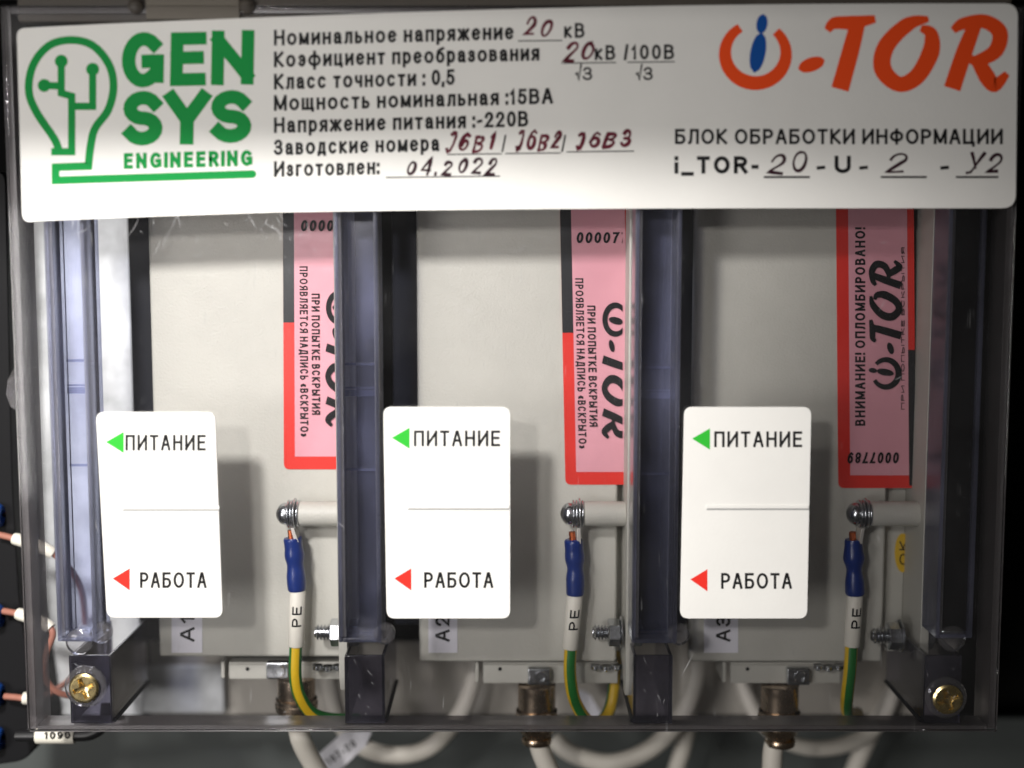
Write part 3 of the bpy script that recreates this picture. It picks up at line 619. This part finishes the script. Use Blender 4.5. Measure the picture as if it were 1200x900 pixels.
# ------------------------------------------------------------------ coaxial cables under the modules
CO = [(347, [(349, 850, 130), (353, 868, 130), (364, 890, 134), (385, 925, 140), (400, 960, 146)], 'white cable leaving the plated connector of the left module', 846),
      (629, [(630, 862, 130), (634, 880, 130), (645, 905, 130), (670, 950, 130)], 'white cable leaving the plated connector of the middle module', 866),
      (914, [(909, 866, 130), (906, 880, 130), (905, 905, 130), (905, 950, 130)], 'white cable leaving the plated connector of the right module', 868)]
for i, (cx, pts, lab, yb) in enumerate(CO):
    yt = 797 if i == 0 else 805; a, e = at(cx, yt - 4, 130), at(cx, yb, 130); Ln = a.z - e.z
    t = thing('coaxial_cable', lab, 'cable', (a.x, 130, e.z), 'coaxial cables under the modules')
    R = 25.5
    cn = MB().lathe(a, (0, 0, -1), [(0, R - 2), (1, R - 1), (Ln * .42, R - 1), (Ln * .44, R - 2.2), (Ln * .47, R + 1.5), (Ln * .72, R + 1.5), (Ln * .76, R - 1), (Ln * .86, R - 3), (Ln * .9, R - 8), (Ln, R - 9)], 36).build('connector', 'nickel', t, ang=30)
    MB().lathe(a + Vector((0, 0, -Ln * .55)), (0, 0, -1), [(0, R + 1.6), (1, R + 2.4), (6, R + 2.4), (7, R + 1.6)], 36).build('connector_ring', 'nickel', cn, ang=30)
    MB().lathe(e, (0, 0, -1), [(-3, 19), (0, 20), (5, 19), (6, 14)], 28).build('strain_ring', 'nickel', cn)
    MB().tube(path(pts, 8), 13.2, 18).build('jacket', 'jacket', t, ang=60)
# loops hanging behind
LO = [([(392, 740, 330), (386, 790, 300), (396, 840, 270), (420, 872, 250), (460, 885, 245), (505, 875, 250), (540, 835, 270), (556, 790, 290), (560, 740, 300)], 'white cable loop with a paper flag, hanging between left and middle modules', 12.5),
      ([(648, 866, 300), (672, 884, 290), (715, 894, 285), (758, 880, 280), (795, 845, 285), (814, 800, 295), (822, 740, 300)], 'white cable sagging below the right end of the middle module', 13),
      ([(800, 740, 340), (806, 800, 335), (804, 860, 330), (790, 910, 325), (775, 970, 320)], 'white cable running down behind the smoked post near the middle', 12.5),
      ([(866, 760, 330), (872, 805, 325), (892, 845, 310), (930, 872, 300), (975, 876, 300), (1020, 858, 305), (1045, 815, 315), (1052, 760, 320)], 'white cable loop hanging behind the right plated connector', 11.5),
      ([(1068, 760, 335), (1045, 810, 335), (1020, 860, 335), (1000, 905, 338), (980, 960, 340)], 'white cable slanting down left of the dim right post', 13)]
for pts, lab, r in LO:
    P = path(pts, 8); t = thing('loop_cable', lab, 'cable', min(P, key=lambda p: p.z), 'white loop cables behind the modules')
    j = MB().tube(P, r, 16).build('jacket', 'jacket', t, ang=60)
    if 'flag' in lab:
        f = MB().prism(roundpoly([(371, 886), (402, 858), (436, 857), (428, 875), (392, 908), (378, 902)], 3), 236, 237.5).build('paper_flag', 'paper', t, smooth=False)
        m = MB(); text(m, '107-20', (386, 897), (1, -.72), (-.58, -.8), 40, 9, 1.7, onplane(235.6)); m.build('flag_lettering', 'ink_black', f, smooth=False)
# paper ends of the middle loop
t = thing('paper_cable_tag', 'small white paper tag on cable behind the middle module', 'tag', at(685, 840, 300))
MB().prism(roundpoly([(672, 806), (690, 812), (706, 838), (694, 848), (684, 838)], 5), 300, 301.5).build('tag_strip', 'paper', t, smooth=False)

# ------------------------------------------------------------------ terminal block and its wires at the left
tb = thing('terminal_block', 'black terminal block with blue clamps at the left edge', 'terminal block', at(0, 890, 120))
prof = roundpoly([(-60, 200), (6, 200), (14, 560), (22, 700), (46, 870), (30, 892), (-60, 905)], 14)
MB().prism(prof, 140, 260).build('block_body', 'black_plastic', tb, bevel=3)
for py in (604, 722, 814, 866):
    k = MB().lathe(at(-14, py, 132), (1, .0, -.05), [(0, 16), (14, 16), (18, 13), (19, 9), (14, 8)], 20).build('blue_clamp', 'blue_terminal', tb)
WR = [([(-4, 626, 128), (20, 632, 122), (52, 643, 118), (76, 660, 130), (95, 690, 170), (100, 730, 220)], (8, 56), 'red wire with white marker at the upper blue clamp'),
      ([(4, 716, 126), (24, 720, 118), (50, 730, 108), (62, 742, 105), (54, 768, 110), (54, 796, 118), (70, 812, 130), (92, 816, 150)], (8, 50), 'red wire with white marker curling beside the brass screw'),
      ([(6, 816, 126), (18, 817, 122), (34, 818, 122), (60, 812, 160), (90, 790, 240)], (12, 26), 'short red wire with white marker at the lower blue clamp')]
for pts, (a, b2), lab in WR:
    P = path(pts, 8); t = thing('control_wire', lab, 'wire', P[0], 'red wires from the terminal block')
    w_ = MB().tube(P, 4.2, 12).build('insulation', 'wire_red', t, ang=60)
    q = []
    for p in P:
        c = 600 + p.x * 1500 / (1500 + p.y)
        if c > b2: break
        if c >= a: q.append(p)
    mk = MB().tube(q, [7.4] + [8] * (len(q) - 2) + [7.4], 14).build('marker_sleeve', 'sleeve', t, ang=60)
P = path([(20, 862, 110), (50, 862, 108), (85, 862, 108), (108, 860, 108), (122, 848, 112), (125, 825, 125)], 8)
t = thing('black_wire', 'black wire with printed white marker below the brass screw', 'wire', P[0])
MB().tube(P, 7.6, 14).build('insulation', 'wire_black', t, ang=60)
mk = MB().tube([at(43, 862, 108), at(44, 862, 108), at(87, 862, 108), at(88, 862, 108)], [9.8, 10.4, 10.4, 9.8], 18).build('marker_sleeve', 'sleeve', t, ang=60)
m = MB(); text(m, '1090', (52, 866), (1, 0), (0, -1), 30, 9, 1.8, onplane(108 - 10.9 - .6)); m.build('marker_lettering', 'ink_black', mk, smooth=False)
